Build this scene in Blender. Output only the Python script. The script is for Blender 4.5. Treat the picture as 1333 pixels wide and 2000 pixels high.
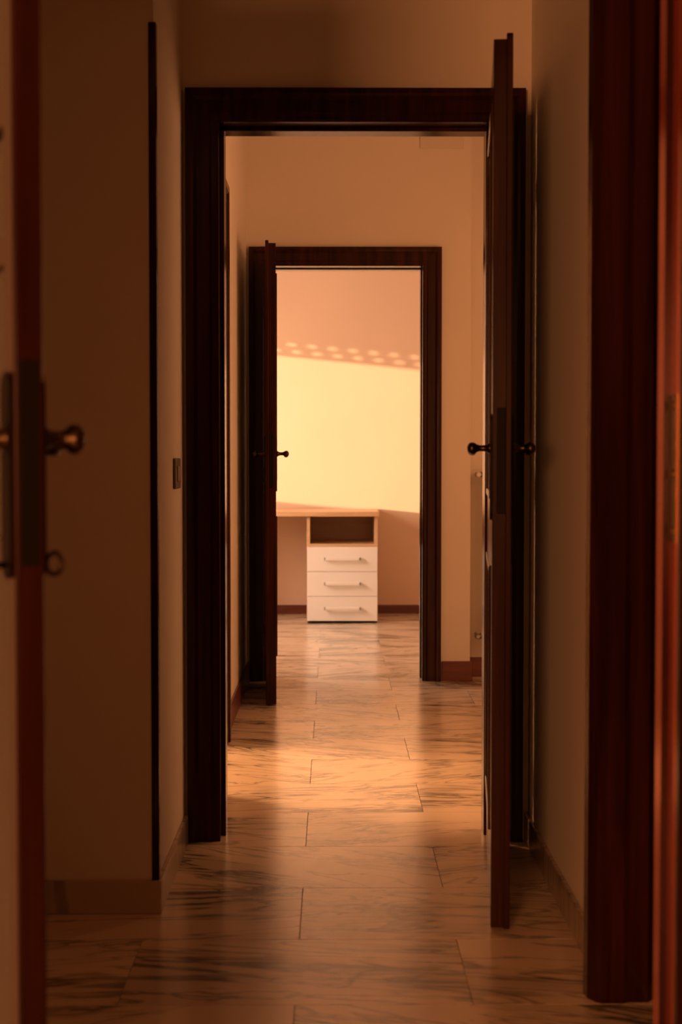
import bpy, bmesh, math, random
from mathutils import Vector, Matrix

# ------------------------------------------------------------------ scene reset
for o in list(bpy.data.objects):
    bpy.data.objects.remove(o, do_unlink=True)
sc = bpy.context.scene
C = sc.collection
random.seed(7)

# ------------------------------------------------------------------ camera
F = 2800.0                                   # focal length in pixels of the 1333x2000 frame
EYE = 1.12
cd = bpy.data.cameras.new('camera')
cam = bpy.data.objects.new('camera', cd); C.objects.link(cam)
cd.sensor_fit = 'VERTICAL'; cd.sensor_height = 36.0; cd.lens = F / 2000 * 36.0
cd.clip_start = 0.02; cd.clip_end = 200
cam.location = (0, 0, EYE)
cam.rotation_euler = (math.pi / 2 - math.atan(100 / F), 0, -math.atan(16.5 / F))
cd.dof.use_dof = True; cd.dof.focus_distance = 5.2; cd.dof.aperture_fstop = 4.0
sc.camera = cam
sc.cycles.max_bounces = 6; sc.cycles.diffuse_bounces = 4; sc.cycles.glossy_bounces = 3; sc.cycles.transparent_max_bounces = 6

# ------------------------------------------------------------------ world, sun, daylight at the windows, added hall fill, exposure
vs = sc.view_settings
vs.view_transform = 'Standard'; vs.look = 'None'; vs.gamma = 1.0; vs.use_curve_mapping = False
vs.exposure = 0.0
w = bpy.data.worlds.new('dusk'); sc.world = w; w.use_nodes = True
w.node_tree.nodes['Background'].inputs[0].default_value = (1.0, 0.42, 0.16, 1)
w.node_tree.nodes['Background'].inputs[1].default_value = 0.5

SUN_DIR = Vector((1.2, 1.0, -0.12)).normalized()
sd = bpy.data.lights.new('sun', 'SUN'); sd.energy = 4.6; sd.color = (1.0, 0.68, 0.40); sd.angle = math.radians(0.7)
sun = bpy.data.objects.new('sun', sd); C.objects.link(sun)
sun.rotation_euler = SUN_DIR.to_track_quat('-Z', 'Y').to_euler(); sun.location = (-6, 4, 3)

def area(name, loc, direction, sx, sy, energy, color):
    d = bpy.data.lights.new(name, 'AREA'); d.shape = 'RECTANGLE'; d.size = sx; d.size_y = sy
    d.energy = energy; d.color = color
    o = bpy.data.objects.new(name, d); C.objects.link(o); o.location = loc
    o.rotation_euler = Vector(direction).to_track_quat('-Z', 'Y').to_euler()
    return o
# dusk daylight at the window of each room, then an added hall fill
area('daylight_far_room', (-1.77, 8.85, 1.35), (1, 0.15, -0.12), 1.2, 1.0, 60, (1.0, 0.68, 0.50))
area('daylight_middle_room', (1.92, 5.45, 1.55), (-1, 0, 0), 1.2, 1.2, 17.5, (1.0, 0.40, 0.165))
area('daylight_side_room', (-2.26, 5.70, 1.55), (1, -0.2, -0.15), 1.0, 1.2, 190, (1.0, 0.46, 0.19))
area('daylight_near_room', (-1.70, -3.95, 1.45), (0.25, 1, 0), 1.1, 1.2, 180, (1.0, 0.36, 0.125))
area('fill_hall_end', (-1.70, 2.93, 1.35), (1, 0.05, 0), 0.85, 1.3, 0.25, (1.0, 0.36, 0.13))  # added fill lamp for right wall and jamb, no known source there

# ------------------------------------------------------------------ materials
def nodes(name):
    m = bpy.data.materials.new(name); m.use_nodes = True
    nt = m.node_tree
    return m, nt, nt.nodes['Principled BSDF'], nt.nodes.new, nt.links.new

def paint(name, col, rough=0.85, bump=0.02, scale=60):
    m, nt, b, N, L = nodes(name)
    tc = N('ShaderNodeTexCoord')
    n = N('ShaderNodeTexNoise'); n.inputs['Scale'].default_value = scale; n.inputs['Detail'].default_value = 6
    L(tc.outputs['Object'], n.inputs['Vector'])
    n2 = N('ShaderNodeTexNoise'); n2.inputs['Scale'].default_value = 1.3; n2.inputs['Detail'].default_value = 3
    L(tc.outputs['Object'], n2.inputs['Vector'])
    r = N('ShaderNodeValToRGB')
    r.color_ramp.elements[0].position = 0.3; r.color_ramp.elements[1].position = 0.7
    r.color_ramp.elements[0].color = (*[c * 0.95 for c in col], 1); r.color_ramp.elements[1].color = (*col, 1)
    L(n2.outputs['Fac'], r.inputs['Fac']); L(r.outputs['Color'], b.inputs['Base Color'])
    bp = N('ShaderNodeBump'); bp.inputs['Strength'].default_value = bump * 5; bp.inputs['Distance'].default_value = 0.002
    L(n.outputs['Fac'], bp.inputs['Height']); L(bp.outputs['Normal'], b.inputs['Normal'])
    b.inputs['Roughness'].default_value = rough
    return m

def wood(name, dark, light, rough=0.3, coat=0.6, grain=(34, 34, 1.6), axis='z', coat_rough=0.12, spec=0.5, metallic=0.0):
    m, nt, b, N, L = nodes(name)
    tc = N('ShaderNodeTexCoord'); mp = N('ShaderNodeMapping')
    mp.inputs['Scale'].default_value = grain
    L(tc.outputs['Object'], mp.inputs['Vector'])
    n = N('ShaderNodeTexNoise'); n.inputs['Scale'].default_value = 1.0; n.inputs['Detail'].default_value = 7; n.inputs['Distortion'].default_value = 0.6
    L(mp.outputs['Vector'], n.inputs['Vector'])
    r = N('ShaderNodeValToRGB')
    r.color_ramp.elements[0].position = 0.35; r.color_ramp.elements[1].position = 0.68
    r.color_ramp.elements[0].color = (*dark, 1); r.color_ramp.elements[1].color = (*light, 1)
    L(n.outputs['Fac'], r.inputs['Fac']); L(r.outputs['Color'], b.inputs['Base Color'])
    b.inputs['Roughness'].default_value = rough
    b.inputs['Specular IOR Level'].default_value = spec; b.inputs['Metallic'].default_value = metallic
    b.inputs['Coat Weight'].default_value = coat; b.inputs['Coat Roughness'].default_value = coat_rough
    bp = N('ShaderNodeBump'); bp.inputs['Strength'].default_value = 0.06; bp.inputs['Distance'].default_value = 0.001
    L(n.outputs['Fac'], bp.inputs['Height']); L(bp.outputs['Normal'], b.inputs['Normal'])
    return m

def metal(name, col, rough=0.35):
    m, nt, b, N, L = nodes(name)
    tc = N('ShaderNodeTexCoord'); n = N('ShaderNodeTexNoise'); n.inputs['Scale'].default_value = 90
    L(tc.outputs['Object'], n.inputs['Vector'])
    mr = N('ShaderNodeMapRange'); mr.inputs['To Min'].default_value = rough * 0.8; mr.inputs['To Max'].default_value = rough * 1.25
    L(n.outputs['Fac'], mr.inputs['Value']); L(mr.outputs['Result'], b.inputs['Roughness'])
    b.inputs['Base Color'].default_value = (*col, 1); b.inputs['Metallic'].default_value = 1.0
    return m

def marble(name, base=(0.86, 0.70, 0.53), vein=(0.17, 0.15, 0.11), rough=0.26):
    m, nt, b, N, L = nodes(name)
    tc = N('ShaderNodeTexCoord'); oi = N('ShaderNodeObjectInfo')
    # each slab shows its own cut: offset and turn by a random number of the piece
    rnd = N('ShaderNodeMath'); rnd.operation = 'MULTIPLY'; rnd.inputs[1].default_value = 57.0
    L(oi.outputs['Random'], rnd.inputs[0])
    ang = N('ShaderNodeMapRange'); ang.inputs['To Min'].default_value = -0.55; ang.inputs['To Max'].default_value = 0.45
    fr = N('ShaderNodeMath'); fr.operation = 'FRACT'
    r7 = N('ShaderNodeMath'); r7.operation = 'MULTIPLY'; r7.inputs[1].default_value = 7.31
    L(oi.outputs['Random'], r7.inputs[0]); L(r7.outputs[0], fr.inputs[0]); L(fr.outputs[0], ang.inputs['Value'])
    rot = N('ShaderNodeVectorRotate'); rot.rotation_type = 'Z_AXIS'
    L(tc.outputs['Object'], rot.inputs['Vector']); L(ang.outputs['Result'], rot.inputs['Angle'])
    off = N('ShaderNodeVectorMath'); off.operation = 'ADD'
    L(rot.outputs['Vector'], off.inputs[0]); L(rnd.outputs[0], off.inputs[1])
    def streak(sx, sy, dist, lo, hi, detail=5):
        mp = N('ShaderNodeMapping'); mp.inputs['Scale'].default_value = (sx, sy, 1.0)
        L(off.outputs[0], mp.inputs['Vector'])
        n = N('ShaderNodeTexNoise'); n.inputs['Scale'].default_value = 1.0; n.inputs['Detail'].default_value = detail
        n.inputs['Distortion'].default_value = dist
        L(mp.outputs['Vector'], n.inputs['Vector'])
        s = N('ShaderNodeMath'); s.operation = 'SUBTRACT'; s.inputs[1].default_value = 0.5
        L(n.outputs['Fac'], s.inputs[0])
        a = N('ShaderNodeMath'); a.operation = 'ABSOLUTE'; L(s.outputs[0], a.inputs[0])
        mr = N('ShaderNodeMapRange'); mr.interpolation_type = 'SMOOTHSTEP'
        mr.inputs['From Min'].default_value = lo; mr.inputs['From Max'].default_value = hi
        mr.inputs['To Min'].default_value = 1.0; mr.inputs['To Max'].default_value = 0.0
        L(a.outputs[0], mr.inputs['Value'])
        return mr.outputs['Result']
    v1 = streak(1.6, 8.0, 1.1, 0.0, 0.03)
    v2 = streak(2.2, 17.0, 0.6, 0.0, 0.055)
    mp = N('ShaderNodeMapping'); mp.inputs['Scale'].default_value = (1.7, 5.0, 1.0); L(off.outputs[0], mp.inputs['Vector'])
    nm = N('ShaderNodeTexNoise'); nm.inputs['Scale'].default_value = 1.0; nm.inputs['Detail'].default_value = 4
    L(mp.outputs['Vector'], nm.inputs['Vector'])
    mk = N('ShaderNodeMapRange'); mk.interpolation_type = 'SMOOTHSTEP'
    mk.inputs['From Min'].default_value = 0.45; mk.inputs['From Max'].default_value = 0.64
    L(nm.outputs['Fac'], mk.inputs['Value'])
    t1 = N('ShaderNodeMath'); t1.operation = 'MULTIPLY'; L(v1, t1.inputs[0]); t1.inputs[1].default_value = 0.6
    t2 = N('ShaderNodeMath'); t2.operation = 'MULTIPLY'; L(v2, t2.inputs[0]); L(mk.outputs['Result'], t2.inputs[1])
    t3 = N('ShaderNodeMath'); t3.operation = 'MULTIPLY'; L(mk.outputs['Result'], t3.inputs[0]); t3.inputs[1].default_value = 0.34
    s1 = N('ShaderNodeMath'); s1.operation = 'ADD'; L(t1.outputs[0], s1.inputs[0]); L(t2.outputs[0], s1.inputs[1])
    s2 = N('ShaderNodeMath'); s2.operation = 'ADD'; s2.use_clamp = True; L(s1.outputs[0], s2.inputs[0]); L(t3.outputs[0], s2.inputs[1])
    mx = N('ShaderNodeMix'); mx.data_type = 'RGBA'
    mx.inputs['A'].default_value = (*base, 1); mx.inputs['B'].default_value = (*vein, 1)
    L(s2.outputs[0], mx.inputs['Factor']); L(mx.outputs['Result'], b.inputs['Base Color'])
    b.inputs['Roughness'].default_value = rough
    b.inputs['Coat Weight'].default_value = 0.6; b.inputs['Coat IOR'].default_value = 1.6; b.inputs['Coat Roughness'].default_value = rough * 0.75
    return m

def pane_mat(name):
    m, nt, b, N, L = nodes(name)
    nt.nodes.remove(b)
    out = nt.nodes['Material Output']
    tr = N('ShaderNodeBsdfTransparent'); tr.inputs[0].default_value = (0.86, 0.80, 0.72, 1)
    gl = N('ShaderNodeBsdfGlossy'); gl.inputs['Roughness'].default_value = 0.12
    fr = N('ShaderNodeFresnel'); fr.inputs['IOR'].default_value = 1.6
    mx = N('ShaderNodeMixShader')
    L(fr.outputs[0], mx.inputs[0]); L(tr.outputs[0], mx.inputs[1]); L(gl.outputs[0], mx.inputs[2])
    L(mx.outputs[0], out.inputs['Surface'])
    return m

M = {}
M['wall'] = paint('cream_wall_paint', (0.81, 0.73, 0.63))
M['wall_low_bounce'] = paint('low_bounce_brown_wall', (0.24, 0.17, 0.11))  # unseen camera room walls, made dark to cut bounced light
M['wall_peach'] = paint('peach_wall_paint', (0.82, 0.595, 0.42))
M['ceiling'] = paint('white_ceiling_paint', (0.82, 0.77, 0.68))
M['maho'] = wood('dark_mahogany_varnish', (0.019, 0.0040, 0.0016), (0.046, 0.0105, 0.0040), rough=0.20, coat=0.0, spec=0.2)
M['maho_lit'] = wood('lit_red_mahogany', (0.62, 0.095, 0.030), (0.80, 0.13, 0.042), rough=0.24, coat=0.1, coat_rough=0.1, metallic=0.55)  # lit copy of the mahogany: red reflected light put into the jamb's colour
M['maho_base'] = wood('red_mahogany_varnish', (0.10, 0.016, 0.005), (0.17, 0.030, 0.009), rough=0.38, coat=0.25, grain=(3, 3, 40))
M['marble'] = marble('cream_veined_marble')
M['marble_skirt'] = marble('cream_marble_skirting', base=(0.50, 0.39, 0.28), vein=(0.16, 0.13, 0.10), rough=0.3)
M['grout'] = paint('grey_grout', (0.20, 0.16, 0.12))
M['beech'] = wood('light_beech_laminate', (0.60, 0.38, 0.20), (0.70, 0.47, 0.27), rough=0.4, coat=0.15, grain=(3, 30, 30))
M['white_lam'] = paint('white_laminate', (0.93, 0.91, 0.87), rough=0.4, bump=0.0)
M['handle_white'] = paint('cream_lacquer', (0.93, 0.90, 0.84), rough=0.35, bump=0.0)
M['steel'] = metal('dull_steel', (0.35, 0.33, 0.30), 0.35)
M['bronze'] = metal('dark_bronze', (0.055, 0.036, 0.020), 0.28)
M['dark_iron'] = paint('blackened_iron', (0.012, 0.009, 0.006), rough=0.55, bump=0.0)
M['dark_iron'].node_tree.nodes['Principled BSDF'].inputs['Specular IOR Level'].default_value = 0.08
M['brass'] = metal('old_brass', (0.30, 0.19, 0.08), 0.33)
M['switch'] = paint('bronze_plastic', (0.16, 0.12, 0.08), rough=0.4, bump=0.0)
M['rocker'] = paint('brown_plastic', (0.24, 0.17, 0.11), rough=0.35, bump=0.0)
M['radiator'] = paint('white_radiator_enamel', (0.78, 0.72, 0.62), rough=0.35, bump=0.0)
M['plate'] = paint('painted_cover_plate', (0.74, 0.66, 0.54), rough=0.6)
M['glass'] = pane_mat('door_glass')
M['frosted'] = paint('frosted_pane', (0.8, 0.75, 0.65), rough=0.3, bump=0.0)
M['shutter'] = paint('shutter_plastic', (0.55, 0.48, 0.38), rough=0.5, bump=0.0)

# ------------------------------------------------------------------ mesh helpers
def bx(bm, x0, x1, y0, y1, z0, z1, bev=0.0):
    vs_ = [bm.verts.new((x, y, z)) for z in (z0, z1) for y in (y0, y1) for x in (x0, x1)]
    fs = []
    for q in ((0, 2, 3, 1), (4, 5, 7, 6), (0, 1, 5, 4), (2, 6, 7, 3), (0, 4, 6, 2), (1, 3, 7, 5)):
        fs.append(bm.faces.new([vs_[i] for i in q]))
    if bev:
        es = list({e for f in fs for e in f.edges})
        bmesh.ops.bevel(bm, geom=es, offset=bev, segments=2, affect='EDGES', profile=0.5)

def tube(bm, pts, rads, seg=14, caps=True):
    """rings along a path with one radius per point"""
    pts = [Vector(p) for p in pts]; rings = []
    up = None
    for i, p in enumerate(pts):
        a = pts[max(i - 1, 0)]; b_ = pts[min(i + 1, len(pts) - 1)]
        t = (b_ - a).normalized()
        if up is None:
            up = Vector((0, 0, 1)) if abs(t.z) < 0.9 else Vector((1, 0, 0))
        u = (up - t * up.dot(t)).normalized(); v = t.cross(u); up = u
        rings.append([bm.verts.new(p + (u * math.cos(k * 2 * math.pi / seg) + v * math.sin(k * 2 * math.pi / seg)) * rads[i]) for k in range(seg)])
    for r0, r1 in zip(rings, rings[1:]):
        for k in range(seg):
            f = bm.faces.new((r0[k], r0[(k + 1) % seg], r1[(k + 1) % seg], r1[k])); f.smooth = True
    if caps:
        bm.faces.new(rings[0][::-1]); bm.faces.new(rings[-1])

def prism(bm, prof, axis_fn, a0, a1):
    """closed profile [(u, v)], extruded from a0 to a1 (each may be a function of u); axis_fn(u, v, a) gives the point"""
    f0 = [bm.verts.new(axis_fn(u, v, a0(u) if callable(a0) else a0)) for u, v in prof]
    f1 = [bm.verts.new(axis_fn(u, v, a1(u) if callable(a1) else a1)) for u, v in prof]
    n = len(prof)
    for i in range(n):
        bm.faces.new((f0[i], f0[(i + 1) % n], f1[(i + 1) % n], f1[i]))
    bm.faces.new(f0[::-1]); bm.faces.new(f1)

def obj(name, bm, mat, parent=None):
    bmesh.ops.recalc_face_normals(bm, faces=bm.faces)
    me = bpy.data.meshes.new(name); bm.to_mesh(me); bm.free()
    me.materials.append(M[mat])
    o = bpy.data.objects.new(name, me); C.objects.link(o)
    if parent: o.parent = parent
    return o

def tag(o, label, cat=None, kind=None, group=None):
    o['label'] = label
    if cat: o['category'] = cat
    if kind: o['kind'] = kind
    if group: o['group'] = group
    return o

def empty(name, loc=(0, 0, 0), rz=0.0):
    o = bpy.data.objects.new(name, None); C.objects.link(o); o.location = loc; o.rotation_euler = (0, 0, rz)
    o.empty_display_size = 0.1
    return o

def boxes(name, lst, mat, parent=None, bev=0.0):
    bm = bmesh.new()
    for b_ in lst: bx(bm, *b_, bev=bev)
    return obj(name, bm, mat, parent)

# ------------------------------------------------------------------ measures of the place (metres)
H = 3.0
YA, YB = 4.20, 7.27                # hall side of the near and the far doorway walls
T = 0.12                           # wall thickness
XL = -0.435                        # left wall line of hall and middle room
XR = 0.578                         # right wall of the hall
YC = 3.52                          # outer corner of the left wall
AX0, AX1 = -0.331, 0.464           # opening A
BX0, BX1 = -0.327, 0.456           # opening B
ZD = 2.10                          # opening height
YW = 10.50                         # far wall

# ------------------------------------------------------------------ floor with its marble slabs
fl = boxes('floor', [(-2.6, 2.4, -4.2, 10.9, -0.10, -0.004)], 'grout')
tag(fl, 'marble slab floor running through hall and rooms', 'floor', 'structure')
LT, PT = 0.735, 0.405
def slab_mesh(x0, x1):
    bm = bmesh.new(); g = 0.0008
    bx(bm, x0 + g, x1 - g, -PT / 2 + g, PT / 2 - g, -0.012, 0.0)
    es = [e for e in bm.edges if all(abs(v.co.z) < 1e-6 for v in e.verts)]
    bmesh.ops.bevel(bm, geom=es, offset=0.0004, segments=1, affect='EDGES')
    bmesh.ops.recalc_face_normals(bm, faces=bm.faces)
    me = bpy.data.meshes.new('floor_tile'); bm.to_mesh(me); bm.free(); me.materials.append(M['marble'])
    return me
full = slab_mesh(-LT / 2, LT / 2)
for k in range(-13, 18):
    y0 = 3.32 + PT * k
    if y0 > 10.6: break
    ph = -0.078 if k % 2 == 0 else 0.29
    xlo, xhi = (-1.9, 2.0)
    if y0 < 2.0: xlo, xhi = -1.2, 1.3
    j = math.floor((xlo - ph) / LT)
    while True:
        a = ph + j * LT; j += 1
        if a > xhi: break
        o = bpy.data.objects.new('floor_tile', full); C.objects.link(o); o.parent = fl
        o.location = (a + LT / 2, y0 + PT / 2, 0)

# ------------------------------------------------------------------ walls and ceiling
def wall(name, lst, label, mat='wall'):
    o = boxes(name, lst, mat); tag(o, label, 'wall', 'structure'); return o
def x_wall(x0, x1, y0, y1, opens, h=H):
    """boxes of a wall along X with openings (a0, a1, z0, z1)"""
    out = []; cur = x0
    for a0, a1, z0, z1 in sorted(opens):
        out.append((cur, a0, y0, y1, 0, h))
        if z0 > 0: out.append((a0, a1, y0, y1, 0, z0))
        out.append((a0, a1, y0, y1, z1, h)); cur = a1
    out.append((cur, x1, y0, y1, 0, h)); return out
def y_wall(x0, x1, y0, y1, opens, h=H):
    return [(c, d, a, b, e, f) for (a, b, c, d, e, f) in
            [(a, b, x0, x1, e, f) for (a, b, _, _, e, f) in [(q[0], q[1], 0, 0, q[4], q[5]) for q in x_wall(y0, y1, 0, 0, opens, h)]]]

J = 0.022                                              # lining thickness
wall('wall_hall_back', x_wall(XL, XR + 1.6, YA, YA + T, [(AX0 - J, AX1 + J, 0, ZD + J)]), 'dim cream wall above and around the nearer doorway')
wall('wall_hall_left', [(XL - T, XL, YC, YA + T, 0, H)], 'short cream wall with light switch left of the nearer doorway')
wall('wall_hall_front_left', [(-1.75, XL - T, YC, YC + T, 0, H)], 'broad dark brown wall facing the camera at left')
wall('wall_hall_end_left', [(-1.75 - T, -1.75, 2.3, YC + T, 0, H)], 'end wall of the hall at left')
wall('wall_hall_right', [(XR, XR + T, 2.975, YA, 0, H)], 'brown shaded wall to the right of the nearer door')
wall('wall_side_right', x_wall(XR + T, 2.2, 2.975, 2.975 + T, [(0.70, 1.45, 0, ZD)]), 'wall with a dark doorway at right')
wall('wall_hall_end_right', [(2.2, 2.2 + T, 2.3, 4.32, 0, H)], 'end wall of the hall at right')
wall('wall_near_front', x_wall(-2.5, 2.2, 2.30, 2.42, [(-0.66, 0.60, 0, 2.36)]), 'wall between camera room and hall')
wall('wall_near_left', [(-2.5 - T, -2.5, -4.1, 2.3, 0, H)], 'left wall of the camera room', 'wall_low_bounce')
wall('wall_near_right', [(2.2, 2.2 + T, -4.1, 2.3, 0, H)], 'right wall of the camera room', 'wall_low_bounce')
wall('wall_near_back', [(-2.5 - T, 2.2 + T, -4.1 - T, -4.1, 0, H)], 'back wall of the camera room', 'wall_low_bounce')
wall('wall_middle_left', y_wall(XL - T, XL, YA + T, YB, [(4.80, 5.605, 0, ZD)]), 'cream left wall of the middle room')
wall('wall_middle_right', [(2.05, 2.05 + T, YA + T, 7.6, 0, H)], 'right wall of the middle room')
wall('wall_middle_back', x_wall(XL - T, 0.70, YB, YB + T + 0.03, [(BX0 - J, BX1 + J, 0, ZD + J)]), 'cream wall around the farther doorway')
wall('wall_niche_back', [(0.70, 2.05, 7.42, 7.42 + T, 0, H)], 'recessed cream wall behind the radiator')
wall('wall_far_back', [(-1.9, 2.1, YW, YW + T, 0, H)], 'glowing sunlit yellow wall behind the desk', 'wall_peach')
WY0, WY1, WZ0, WZ1 = 8.25, 9.66, 0.93, 2.20
wall('wall_far_left', y_wall(-1.9, -1.78, 7.40, YW, [(WY0, WY1, WZ0, WZ1)]), 'left wall of the far room with window', 'wall_peach')
wall('wall_far_right', [(1.9, 1.9 + T, 7.54, YW, 0, H)], 'right wall of the far room', 'wall_peach')
wall('wall_far_front', [(-1.9, XL - T, YB + 0.03, YB + T + 0.03, 0, H)], 'front wall of the far room', 'wall_peach')
wall('wall_side_left', [(-2.42, -2.30, YC, YB + T, 0, H), (-2.30, -1.75, YC, YC + T, 0, H), (-2.30, -1.9, YB, YB + T, 0, H)], 'wall of the side room at left')
cl = boxes('ceiling', [(-2.7, 2.4, -4.3, 10.7, H, H + 0.1)], 'ceiling'); tag(cl, 'pale ceiling over hall and rooms', 'ceiling', 'structure')

# ------------------------------------------------------------------ skirtings
def skirt(name, lst, mat, label):
    o = boxes(name, lst, mat, bev=0.003); tag(o, label, 'baseboard', 'structure'); return o
skirt('baseboard_hall_front_left', [(-1.75, XL + 0.012, YC - 0.012, YC, 0, 0.083)], 'marble_skirt', 'marble skirting under the dark wall at left')
skirt('baseboard_hall_left', [(XL, XL + 0.012, YC + 0.0005, 4.165, 0, 0.083)], 'marble_skirt', 'marble skirting below the light switch')
skirt('baseboard_hall_right', [(XR - 0.012, XR, 2.985, YA, 0, 0.083)], 'marble_skirt', 'shadowed marble skirting behind the nearer door')
skirt('baseboard_middle_left', [(XL, XL + 0.013, 5.705, YB, 0, 0.10)], 'maho_base', 'reddish wooden skirting along left wall of middle room')
skirt('baseboard_middle_back', [(BX1 + 0.10, 0.712, YB - 0.013, YB, 0, 0.10)], 'maho_base', 'bright red brown skirting right of the farther doorway')
skirt('baseboard_niche', [(0.70, 2.05, 7.407, 7.42, 0, 0.10)], 'maho_base', 'dark skirting under the radiator valves')
skirt('baseboard_far', [(-1.78, 1.9, YW - 0.013, YW, 0, 0.062)], 'maho_base', 'dark red skirting behind the desk')

# ------------------------------------------------------------------ doorways: lining and moulded casing
PROF = [(0, 0), (0, 0.013), (0.006, 0.017), (0.020, 0.017), (0.026, 0.021), (0.062, 0.021), (0.072, 0.028), (0.080, 0.029), (0.0945, 0.029), (0.0945, 0)]
def doorway(name, fn, a0, a1, ztop, depth, label, boards=('l', 'h', 'r'), prof=PROF, stop=0.07, stop_d=0.012):
    """fn(a, d, z): a along the wall, d out of the wall towards the viewer, z up. Opening a0..a1, lining runs to -depth"""
    root = empty(name)
    tag(root, label, 'door frame', 'structure')
    if 'l' in boards:
        bm = bmesh.new(); prism(bm, prof, lambda u, v, z: fn(a0 - u, v, z), 0.0, lambda u: ztop + u); obj('casing_board', bm, 'maho', root)
    if 'r' in boards:
        bm = bmesh.new(); prism(bm, prof, lambda u, v, z: fn(a1 + u, v, z), 0.0, lambda u: ztop + u); obj('casing_board', bm, 'maho', root)
    if 'h' in boards:
        bm = bmesh.new(); prism(bm, prof, lambda u, v, a: fn(a, v, ztop + u), lambda u: a0 - u, lambda u: a1 + u); obj('casing_head', bm, 'maho', root)
    def lbox(nm, A0, A1, D0, D1, Z0, Z1):
        bm = bmesh.new(); bx(bm, A0, A1, D0, D1, Z0, Z1, bev=0.002)
        for v in bm.verts: v.co = Vector(fn(v.co.x, v.co.y, v.co.z))
        obj(nm, bm, 'maho', root)
    lbox('lining', a0 - J, a0, -depth, 0.001, 0, ztop + J)
    lbox('lining', a1, a1 + J, -depth, 0.001, 0, ztop + J)
    lbox('lining_head', a0, a1, -depth, 0.001, ztop, ztop + J)
    lbox('stop_bead', a0, a0 + stop_d, -depth, -depth + stop, 0, ztop)
    lbox('stop_bead', a1 - stop_d, a1, -depth, -depth + stop, 0, ztop)
    lbox('stop_bead_head', a0, a1, -depth, -depth + stop, ztop - stop_d, ztop)
    return root
doorway('trim_1', lambda a, d, z: (a, YA - d, z), AX0, AX1, ZD, T, 'dark mahogany casing around the nearer doorway')
doorway('trim_2', lambda a, d, z: (a, YB - d, z), BX0, BX1, ZD, T + 0.03, 'dark red mahogany casing around the farther doorway', stop_d=0.006)
doorway('trim_3', lambda a, d, z: (XL + d, a, z), 4.80, 5.605, ZD, T, 'side door casing on left wall of the middle room')
# heavy casing at the end of the hall's right wall
rt = empty('trim_4'); tag(rt, 'wide black wooden casing at the end of the right wall', 'door frame', 'structure')
bm = bmesh.new()
prism(bm, [(0.527, 2.975), (0.531, 2.950), (0.545, 2.926), (0.556, 2.918), (0.60, 2.918), (0.612, 2.924), (0.652, 2.924), (0.70, 2.975)], lambda u, v, z: (u, v, z), 0.0, 2.25)
obj('casing_board', bm, 'maho', rt)
bm = bmesh.new(); prism(bm, [(0.70, 2.975), (0.70, 2.93), (1.45, 2.93), (1.45, 2.975)], lambda u, v, z: (u, v, z), 2.10, 2.25); obj('casing_head', bm, 'maho', rt)
boxes('casing_board', [(1.45, 1.55, 2.93, 2.975, 0, 2.25)], 'maho', rt, bev=0.004)
d5 = empty('door_5'); tag(d5, 'closed dark door behind the black casing at right', 'door', 'structure')
boxes('leaf', [(0.70, 1.45, 2.99, 3.03, 0.005, 2.10)], 'maho', d5, bev=0.003)

# ------------------------------------------------------------------ near right jamb with strike plate
rj = empty('trim_5'); tag(rj, 'stepped door jamb with brass strike plate at right edge', 'door frame', 'structure')
bm = bmesh.new()
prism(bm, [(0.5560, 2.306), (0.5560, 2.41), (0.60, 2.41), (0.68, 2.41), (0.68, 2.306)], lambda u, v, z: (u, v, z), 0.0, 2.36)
obj('lining', bm, 'maho_lit', rj)
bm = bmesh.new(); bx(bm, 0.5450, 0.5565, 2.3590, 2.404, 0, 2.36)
sb = obj('stop_bead', bm, 'maho_lit', rj); sb.data.materials.append(M['maho'])
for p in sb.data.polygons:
    if abs(p.normal.y) > 0.5: p.material_index = 1  # unlit copy of the wood paints shade on the bead's front and back
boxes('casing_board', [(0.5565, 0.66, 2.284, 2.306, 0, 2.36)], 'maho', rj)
bm = bmesh.new()
def jp(t, off): return (0.5560 - off, 2.306 + 0.0525 * t)
zp0, zp1 = 1.12 - 160 / 1207, 1.12 + 130 / 1207
prism(bm, [jp(0.05, -0.002), jp(0.05, 0.0012), jp(0.95, 0.0012), jp(0.95, -0.002)], lambda u, v, z: (u, v, z), zp0, zp1)
sp = obj('strike_plate', bm, 'brass', rj); sp['label'] = 'tarnished brass strike plate'
for z in (zp0 + 0.018, (zp0 + zp1) / 2 - 0.01, zp1 - 0.018):
    bm = bmesh.new(); c = jp(0.5, 0.0012); tube(bm, [(c[0] + 0.001, c[1], z), (c[0] - 0.0012, c[1], z), (c[0] - 0.002, c[1], z)], [0.008, 0.008, 0.005])
    obj('screw', bm, 'brass', sp)
lj = boxes('trim_6', [(-0.66, -0.64, 2.30, 2.42, 0, 2.35)], 'maho', bev=0.003); tag(lj, 'door jamb beyond the left edge', 'door frame', 'structure')

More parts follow.
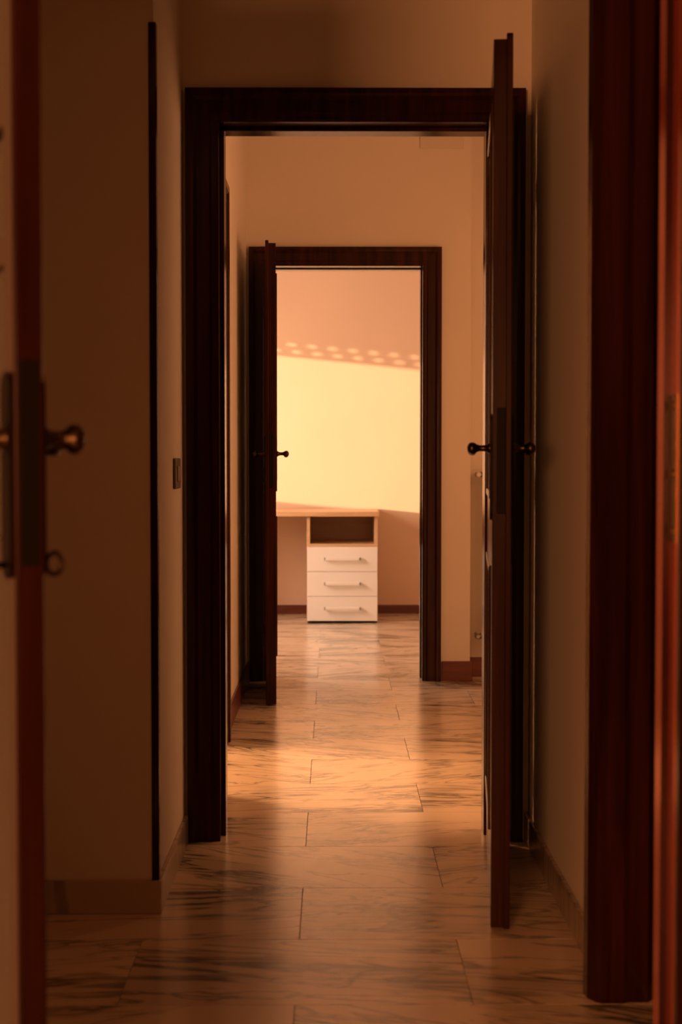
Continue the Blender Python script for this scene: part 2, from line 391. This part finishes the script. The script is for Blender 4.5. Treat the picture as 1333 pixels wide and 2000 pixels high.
# ------------------------------------------------------------------ door furniture
def handle(parent, w, t, z, lever=0.085, inset=0.052, s=1.0):
    x = w - inset
    for sgn in (-1, 1):
        y0 = 0 if sgn < 0 else t
        bm = bmesh.new()
        tube(bm, [(x, y0 - sgn * 0.001, z), (x, y0 + sgn * 0.008, z), (x, y0 + sgn * 0.012, z), (x, y0 + sgn * 0.020, z), (x, y0 + sgn * 0.030, z), (x, y0 + sgn * 0.036, z),
                  (x, y0 + sgn * 0.042, z), (x, y0 + sgn * 0.049, z), (x, y0 + sgn * 0.055, z), (x, y0 + sgn * 0.059, z)],
             [0.0135 * s, 0.013 * s, 0.0095 * s, 0.0075 * s, 0.0075 * s, 0.0095 * s, 0.0135 * s, 0.0145 * s, 0.012 * s, 0.005 * s])
        yl = y0 + sgn * 0.047
        tube(bm, [(x + 0.010, yl, z), (x - 0.02, yl, z), (x - lever * 0.6, yl, z - 0.004), (x - lever, yl, z - 0.006), (x - lever - 0.008, yl, z - 0.006), (x - lever - 0.018, yl, z - 0.006), (x - lever - 0.024, yl, z - 0.006)],
             [0.008 * s, 0.0085 * s, 0.0065 * s, 0.0075 * s, 0.011 * s, 0.011 * s, 0.004 * s])
        h_ = obj('door_handle', bm, 'bronze', parent); h_['label'] = 'dark bronze lever handle with bulbous end'
        bm = bmesh.new()
        pr = [(-0.020, -0.155), (-0.012, -0.168), (0, -0.172), (0.012, -0.168), (0.020, -0.155), (0.020, 0.065), (0.012, 0.078), (0, 0.082), (-0.012, 0.078), (-0.020, 0.065)]
        prism(bm, pr, lambda u, v, a: (x + u, a, z + v), y0 - sgn * 0.001, y0 + sgn * 0.005)
        obj('backplate', bm, 'dark_iron', h_)
    bm = bmesh.new(); bx(bm, w - 0.001, w + 0.0015, t * 0.5 - 0.012, t * 0.5 + 0.012, z - 0.155, z + 0.095, bev=0.001)
    obj('lock_faceplate', bm, 'dark_iron', parent)

def hinges(parent, t, lip, h):
    for z in (0.22, 1.05, h - 0.22):
        bm = bmesh.new(); y = t + 0.006 if lip > 0 else -0.006
        tube(bm, [(0.0, y, z - 0.04), (0.0, y, z - 0.036), (0.0, y, z + 0.036), (0.0, y, z + 0.04)], [0.004, 0.0065, 0.0065, 0.004])
        obj('hinge', bm, 'brass', parent)

def panel_leaf(name, hinge, ang, wd, ht, t, lip, label, zh=1.15, gap=0.008):
    """local x from hinge to free edge, y across the thickness, lip = side (+1/-1) of the overlapping rebate"""
    r = empty(name, (hinge[0], hinge[1], 0), ang); tag(r, label, 'door', 'structure')
    g0, st, rb, rl, rt_ = gap, 0.115, 0.21, 0.17, 0.125
    lt = 0.015
    y0, y1 = (0, t - lt) if lip > 0 else (lt, t)
    b0, b1 = (t - lt, t) if lip > 0 else (0, lt)
    zl = 0.86
    for x0, x1 in ((0, st), (wd - st, wd)):
        boxes('stile', [(x0, x1, 0, t, g0, g0 + ht)], 'maho', r, bev=0.002)
    for z0, z1 in ((g0, g0 + rb), (zl, zl + rl), (g0 + ht - rt_, g0 + ht)):
        boxes('rail', [(st - 0.001, wd - st + 0.001, 0.0005, t - 0.0005, z0, z1)], 'maho', r, bev=0.0015)
    for z0, z1 in ((g0 + rb, zl), (zl + rl, g0 + ht - rt_)):
        bm = bmesh.new()
        bx(bm, st - 0.004, wd - st + 0.004, t / 2 - 0.008, t / 2 + 0.008, z0 - 0.004, z1 + 0.004)
        m_ = 0.055
        for s in (-1, 1):                       # raised field with sloping margins
            yb, yt = t / 2 + s * 0.008, t / 2 + s * (t / 2 - 0.002)
            o_ = [(st + 0.03, z0 + 0.03), (wd - st - 0.03, z0 + 0.03), (wd - st - 0.03, z1 - 0.03), (st + 0.03, z1 - 0.03)]
            i_ = [(st + m_, z0 + m_), (wd - st - m_, z0 + m_), (wd - st - m_, z1 - m_), (st + m_, z1 - m_)]
            vo = [bm.verts.new((a, yb, b_)) for a, b_ in o_]; vi = [bm.verts.new((a, yt, b_)) for a, b_ in i_]
            for k in range(4): bm.faces.new((vo[k], vo[(k + 1) % 4], vi[(k + 1) % 4], vi[k]))
            bm.faces.new(vi)
        pn = obj('panel', bm, 'maho', r)
        for s in (-1, 1):                       # bead moulding proud of the face
            yb = 0 if s < 0 else t
            bm = bmesh.new(); e = 0.004
            for q in ((st - e, st + 0.014, z0 - e, z1 + e), (wd - st - 0.014, wd - st + e, z0 - e, z1 + e),
                      (st + 0.014, wd - st - 0.014, z0 - e, z0 + 0.014), (st + 0.014, wd - st - 0.014, z1 - 0.014, z1 + e)):
                bx(bm, q[0], q[1], min(yb - s * 0.012, yb + s * 0.006), max(yb - s * 0.012, yb + s * 0.006), q[2], q[3], bev=0.003)
            obj('moulding', bm, 'maho', pn)
    bm = bmesh.new()                            # rebate lip at free edge and head
    bx(bm, wd - 0.001, wd + 0.011, b0, b1, g0, g0 + ht + 0.011, bev=0.0025)
    bx(bm, 0.0, wd + 0.011, b0, b1, g0 + ht - 0.001, g0 + ht + 0.011, bev=0.0025)
    obj('rebate_lip', bm, 'maho', r)
    handle(r, wd, t, zh); hinges(r, t, lip, ht)
    return r

def leaf_at(name, hx, hy, ex, ey, **k):
    d = Vector((ex - hx, ey - hy)); return name, (hx, hy), math.atan2(d.y, d.x), d.length
def place_leaf(name, hc, ec, t, lip, label, zh, ht=2.095, gap=0.008):
    """hc, ec = middle of the leaf's thickness at hinge and at free edge"""
    d = Vector((ec[0] - hc[0], ec[1] - hc[1])); u = d.normalized(); n = Vector((-u.y, u.x))
    h_ = Vector(hc) - n * t / 2
    return panel_leaf(name, (h_.x, h_.y), math.atan2(u.y, u.x), d.length - 0.011, ht, t, lip, label, zh=zh, gap=gap)
place_leaf('door_1', (0.472, 4.150), (0.3980, 3.365), 0.045, +1, 'tall dark mahogany door standing open at the nearer doorway, seen edge on', 1.15)
place_leaf('door_2', (-0.312, 7.215), (-0.2800, 6.500), 0.048, -1, 'narrow looking mahogany door standing open left of the farther doorway', 1.152)

# closed leaf in the side doorway of the middle room
d3 = empty('door_3', (XL - T - 0.01, 4.82, 0), math.radians(196)); tag(d3, 'door swung open into the side room at left', 'door', 'structure')
boxes('leaf', [(0.003, 0.80, 0, 0.04, 0.006, 2.095)], 'maho', d3, bev=0.002)

# near glazed leaf at the left edge of the view
def glazed_leaf(hc, ec, t, label):
    d = Vector((ec[0] - hc[0], ec[1] - hc[1])); u = d.normalized(); n = Vector((-u.y, u.x)); h_ = Vector(hc) - n * t / 2
    r = empty('door_4', (h_.x, h_.y, 0), math.atan2(u.y, u.x)); tag(r, label, 'door', 'structure')
    wd, g0, ht = d.length, 0.008, 2.30
    st = 0.045
    for x0, x1 in ((0, st), (wd - st, wd)): boxes('stile', [(x0, x1, 0, t, g0, g0 + ht)], 'maho', r, bev=0.003)
    for z0, z1 in ((g0, 0.24), (g0 + ht - 0.11, g0 + ht)): boxes('rail', [(st - .001, wd - st + .001, 0.0005, t - 0.0005, z0, z1)], 'maho', r, bev=0.002)
    bars = [(0.985, 1.02), (1.365, 1.402), (1.535, 1.578), (1.76, 1.80), (1.98, 2.02)]
    for z0, z1 in bars: boxes('glazing_bar', [(st - .001, wd - st + .001, 0.006, t - 0.006, z0, z1)], 'maho', r, bev=0.003)
    edges = [0.24] + [v for b_ in bars for v in b_] + [g0 + ht - 0.11]
    for k in range(0, len(edges), 2):
        boxes('pane', [(st - 0.004, wd - st + 0.004, t / 2 - 0.002, t / 2 + 0.002, edges[k] - 0.004, edges[k + 1] + 0.004)], 'glass', r)
    z = 1.147
    handle(r, wd, t, z, inset=0.028, s=1.35)
    # key in the lock
    bm = bmesh.new(); x = wd - 0.028; zk = 0.992
    tube(bm, [(x, -0.075, zk), (x, -0.03, zk), (x, t + 0.012, zk)], [0.0035, 0.004, 0.004])
    k_ = obj('key', bm, 'bronze', r)
    bm = bmesh.new(); R = 0.0135
    ring = [(x, t + 0.010 + R * 0.75 + R * 0.75 * math.cos(a), zk + R * math.sin(a)) for a in [i * 2 * math.pi / 18 for i in range(19)]]
    tube(bm, ring, [0.0035] * 19, seg=8, caps=False); obj('key_bow', bm, 'bronze', k_)
    hinges(r, t, -1, ht)
glazed_leaf((-0.640, 2.275), (-0.3685, 1.745), 0.036, 'black blurred glazed door with handle and key at left edge')

# ------------------------------------------------------------------ corner guard, switch, cover plate, radiator
bm = bmesh.new(); z0, z1 = 0.083, 2.182
prism(bm, [(-0.447, YC), (-0.447, YC - 0.004), (-0.445, YC - 0.006), (XL + 0.004, YC - 0.006), (XL + 0.006, YC - 0.004), (XL + 0.006, YC + 0.022), (XL, YC + 0.022), (XL, YC)], lambda u, v, z: (u, v, z), z0, z1)
for v in bm.verts:
    pass
cg = obj('corner_guard', bm, 'maho'); tag(cg, 'slim dark wooden strip guarding the wall corner at left', 'corner guard')
r = empty('light_switch', (XL, 3.965, 1.085)); tag(r, 'small bronze light switch on the left hall wall', 'switch')
boxes('switch_plate', [(0, 0.009, -0.06, 0.06, -0.042, 0.042)], 'switch', r, bev=0.003)
for k in (-1, 0, 1):
    boxes('rocker', [(0.007, 0.0125, k * 0.025 - 0.011, k * 0.025 + 0.011, -0.022, 0.022)], 'rocker', r, bev=0.002)
o = boxes('cover_plate', [(0.44, 0.662, YB - 0.005, YB, 2.69, 2.83)], 'plate', bev=0.002); tag(o, 'faint painted cover plate high on wall above farther doorway', 'cover plate')

r = empty('radiator', (0.775, 7.30, 0)); tag(r, 'white column radiator with valves hidden behind the open door', 'radiator')
for k in range(9):
    x = 0.03 + k * 0.06
    bm = bmesh.new()
    for dy in (-0.035, 0.035):
        tube(bm, [(x, dy, 0.21), (x, dy, 0.24), (x, dy, 1.03), (x, dy, 1.06)], [0.018, 0.0155, 0.0155, 0.018], seg=10)
    for z in (0.225, 1.045):
        bx(bm, x - 0.027, x + 0.027, -0.052, 0.052, z - 0.03, z + 0.03, bev=0.012)
    obj('radiator_section', bm, 'radiator', r)
for z in (0.225, 1.05):
    bm = bmesh.new()
    tube(bm, [(0.004, 0, z), (-0.012, 0, z), (-0.013, 0, z), (-0.022, 0, z), (-0.023, 0, z), (-0.042, 0, z), (-0.048, 0, z)], [0.011, 0.011, 0.015, 0.015, 0.010, 0.011, 0.009])
    tube(bm, [(-0.034, 0.0, z), (-0.034, 0.05, z), (-0.034, 0.105, z)], [0.008, 0.007, 0.007])
    v_ = obj('valve', bm, 'steel', r)
    bm = bmesh.new()
    tube(bm, [(-0.034, -0.008, z), (-0.034, -0.022, z), (-0.034, -0.040, z), (-0.034, -0.044, z)], [0.010, 0.014, 0.013, 0.009]); obj('valve_knob', bm, 'radiator' if z > 0.5 else 'steel', v_)
for xx in (0.2, 0.4): boxes('wall_bracket', [(xx, xx + 0.03, 0.03, 0.119, 0.9, 0.93)], 'radiator', r)

# ------------------------------------------------------------------ desk in the far room
dk = empty('desk', (0, 0, 0)); tag(dk, 'light beech desk with three white drawers under an open shelf', 'desk')
DY0, DY1 = 9.875, 10.475
boxes('desktop', [(-0.90, 0.322, DY0 - 0.03, DY1, 0.737, 0.770)], 'beech', dk, bev=0.003)
px0, px1 = -0.178, 0.312
boxes('side_panel', [(px0, px0 + 0.022, DY0, DY1, 0.012, 0.737)], 'beech', dk, bev=0.001)
boxes('side_panel', [(px1 - 0.022, px1, DY0, DY1, 0.012, 0.737)], 'beech', dk, bev=0.001)
boxes('leg_panel', [(-0.88, -0.855, DY0, DY1, 0.0, 0.737)], 'beech', dk, bev=0.001)
boxes('shelf', [(px0 + 0.022, px1 - 0.022, DY0 + 0.002, DY1 - 0.012, 0.527, 0.547)], 'beech', dk)
boxes('back_panel', [(px0 + 0.022, px1 - 0.022, DY1 - 0.012, DY1, 0.02, 0.737)], 'beech', dk)
boxes('plinth', [(px0 + 0.005, px1 - 0.005, DY0 + 0.02, DY1 - 0.02, 0.0, 0.014)], 'maho', dk)
DH = 0.1685
for k in range(3):
    z0 = 0.016 + k * (DH + 0.0025)
    dr = boxes('drawer', [(px0 + 0.003, px1 - 0.003, DY0 - 0.019, DY0 - 0.001, z0, z0 + DH), (px0 + 0.03, px1 - 0.03, DY0 - 0.001, DY1 - 0.06, z0 + 0.02, z0 + 0.14)], 'white_lam', dk, bev=0.0012)
    zc = z0 + DH * 0.52; yb = DY0 - 0.019
    bm = bmesh.new(); bx(bm, -0.050, 0.186, yb - 0.034, yb - 0.022, zc - 0.0105, zc + 0.0105, bev=0.004)
    hd = obj('drawer_handle', bm, 'handle_white', dr)
    for xx in (-0.054, 0.190):
        boxes('handle_post', [(xx - 0.004, xx + 0.004, yb - 0.032, yb + 0.002, zc - 0.009, zc + 0.009)], 'steel', hd, bev=0.001)

# ------------------------------------------------------------------ windows (they light the rooms, none is in view; the hall end one is made up)
w1 = empty('window_1'); tag(w1, 'window of the far room with half lowered roller shutter', 'window', 'structure')
for q in ((-1.90, -1.80, WY0, WY0 + 0.05, WZ0, WZ1), (-1.90, -1.80, WY1 - 0.05, WY1, WZ0, WZ1), (-1.90, -1.80, WY0, WY1, WZ0, WZ0 + 0.03)):
    boxes('window_frame', [q], 'white_lam', w1)
ZS = 2.035                                                     # lower edge of the shutter
zs = ZS; k = 0
while zs < WZ1 - 0.005:
    zt = min(zs + 0.05, WZ1)
    lst = []
    if k in (0, 1):                                            # the lowest slats let light through their slots
        zh0, zh1 = zt - 0.019, zt
        lst.append((-1.895, -1.885, WY0 + 0.05, WY1 - 0.05, zs, zh0))
        y = WY0 + 0.05 + (0.03 if k else 0.0)
        lst.append((-1.895, -1.885, WY0 + 0.05, y, zh0, zh1)) if k else None
        while y < WY1 - 0.05:
            lst.append((-1.895, -1.885, y, min(y + 0.065, WY1 - 0.05), zh0, zh1)); y += 0.125
    else:
        lst.append((-1.895, -1.885, WY0 + 0.05, WY1 - 0.05, zs, zt))
    boxes('shutter_slat', lst, 'shutter', w1)
    zs = zt; k += 1
w2 = empty('window_2'); tag(w2, 'frosted window of the middle room', 'window', 'structure')
boxes('pane', [(2.035, 2.05, 4.80, 6.10, 0.90, 2.20)], 'frosted', w2)
for q in ((2.02, 2.05, 4.75, 4.80, 0.85, 2.25), (2.02, 2.05, 6.10, 6.15, 0.85, 2.25), (2.02, 2.05, 4.80, 6.10, 0.85, 0.90), (2.02, 2.05, 4.80, 6.10, 2.20, 2.25)):
    boxes('window_frame', [q], 'white_lam', w2)
w3 = empty('window_3'); tag(w3, 'frosted window behind the camera', 'window', 'structure')
boxes('pane', [(-2.25, -1.15, -4.10, -4.085, 0.85, 2.05)], 'frosted', w3)
for q in ((-2.30, -2.25, -4.10, -4.07, 0.80, 2.10), (-1.15, -1.10, -4.10, -4.07, 0.80, 2.10), (-2.25, -1.15, -4.10, -4.07, 0.80, 0.85), (-2.25, -1.15, -4.10, -4.07, 2.05, 2.10)):
    boxes('window_frame', [q], 'white_lam', w3)
w4 = empty('window_4'); tag(w4, 'frosted window of the side room', 'window', 'structure')
boxes('pane', [(-2.30, -2.285, 5.2, 6.2, 0.95, 2.15)], 'frosted', w4)
for q in ((-2.30, -2.27, 5.15, 5.2, 0.9, 2.2), (-2.30, -2.27, 6.2, 6.25, 0.9, 2.2), (-2.30, -2.27, 5.2, 6.2, 0.9, 0.95), (-2.30, -2.27, 5.2, 6.2, 2.15, 2.2)):
    boxes('window_frame', [q], 'white_lam', w4)
w5 = empty('added_window'); tag(w5, 'frosted window at the left end of the hall', 'window', 'structure')
boxes('pane', [(-1.75, -1.735, 2.50, 3.36, 0.70, 2.00)], 'frosted', w5)  # unseen window added to go with the hall fill lamp
for q in ((-1.75, -1.72, 2.46, 2.50, 0.66, 2.04), (-1.75, -1.72, 3.36, 3.40, 0.66, 2.04), (-1.75, -1.72, 2.50, 3.36, 0.66, 0.70), (-1.75, -1.72, 2.50, 3.36, 2.00, 2.04)):
    boxes('window_frame', [q], 'white_lam', w5)
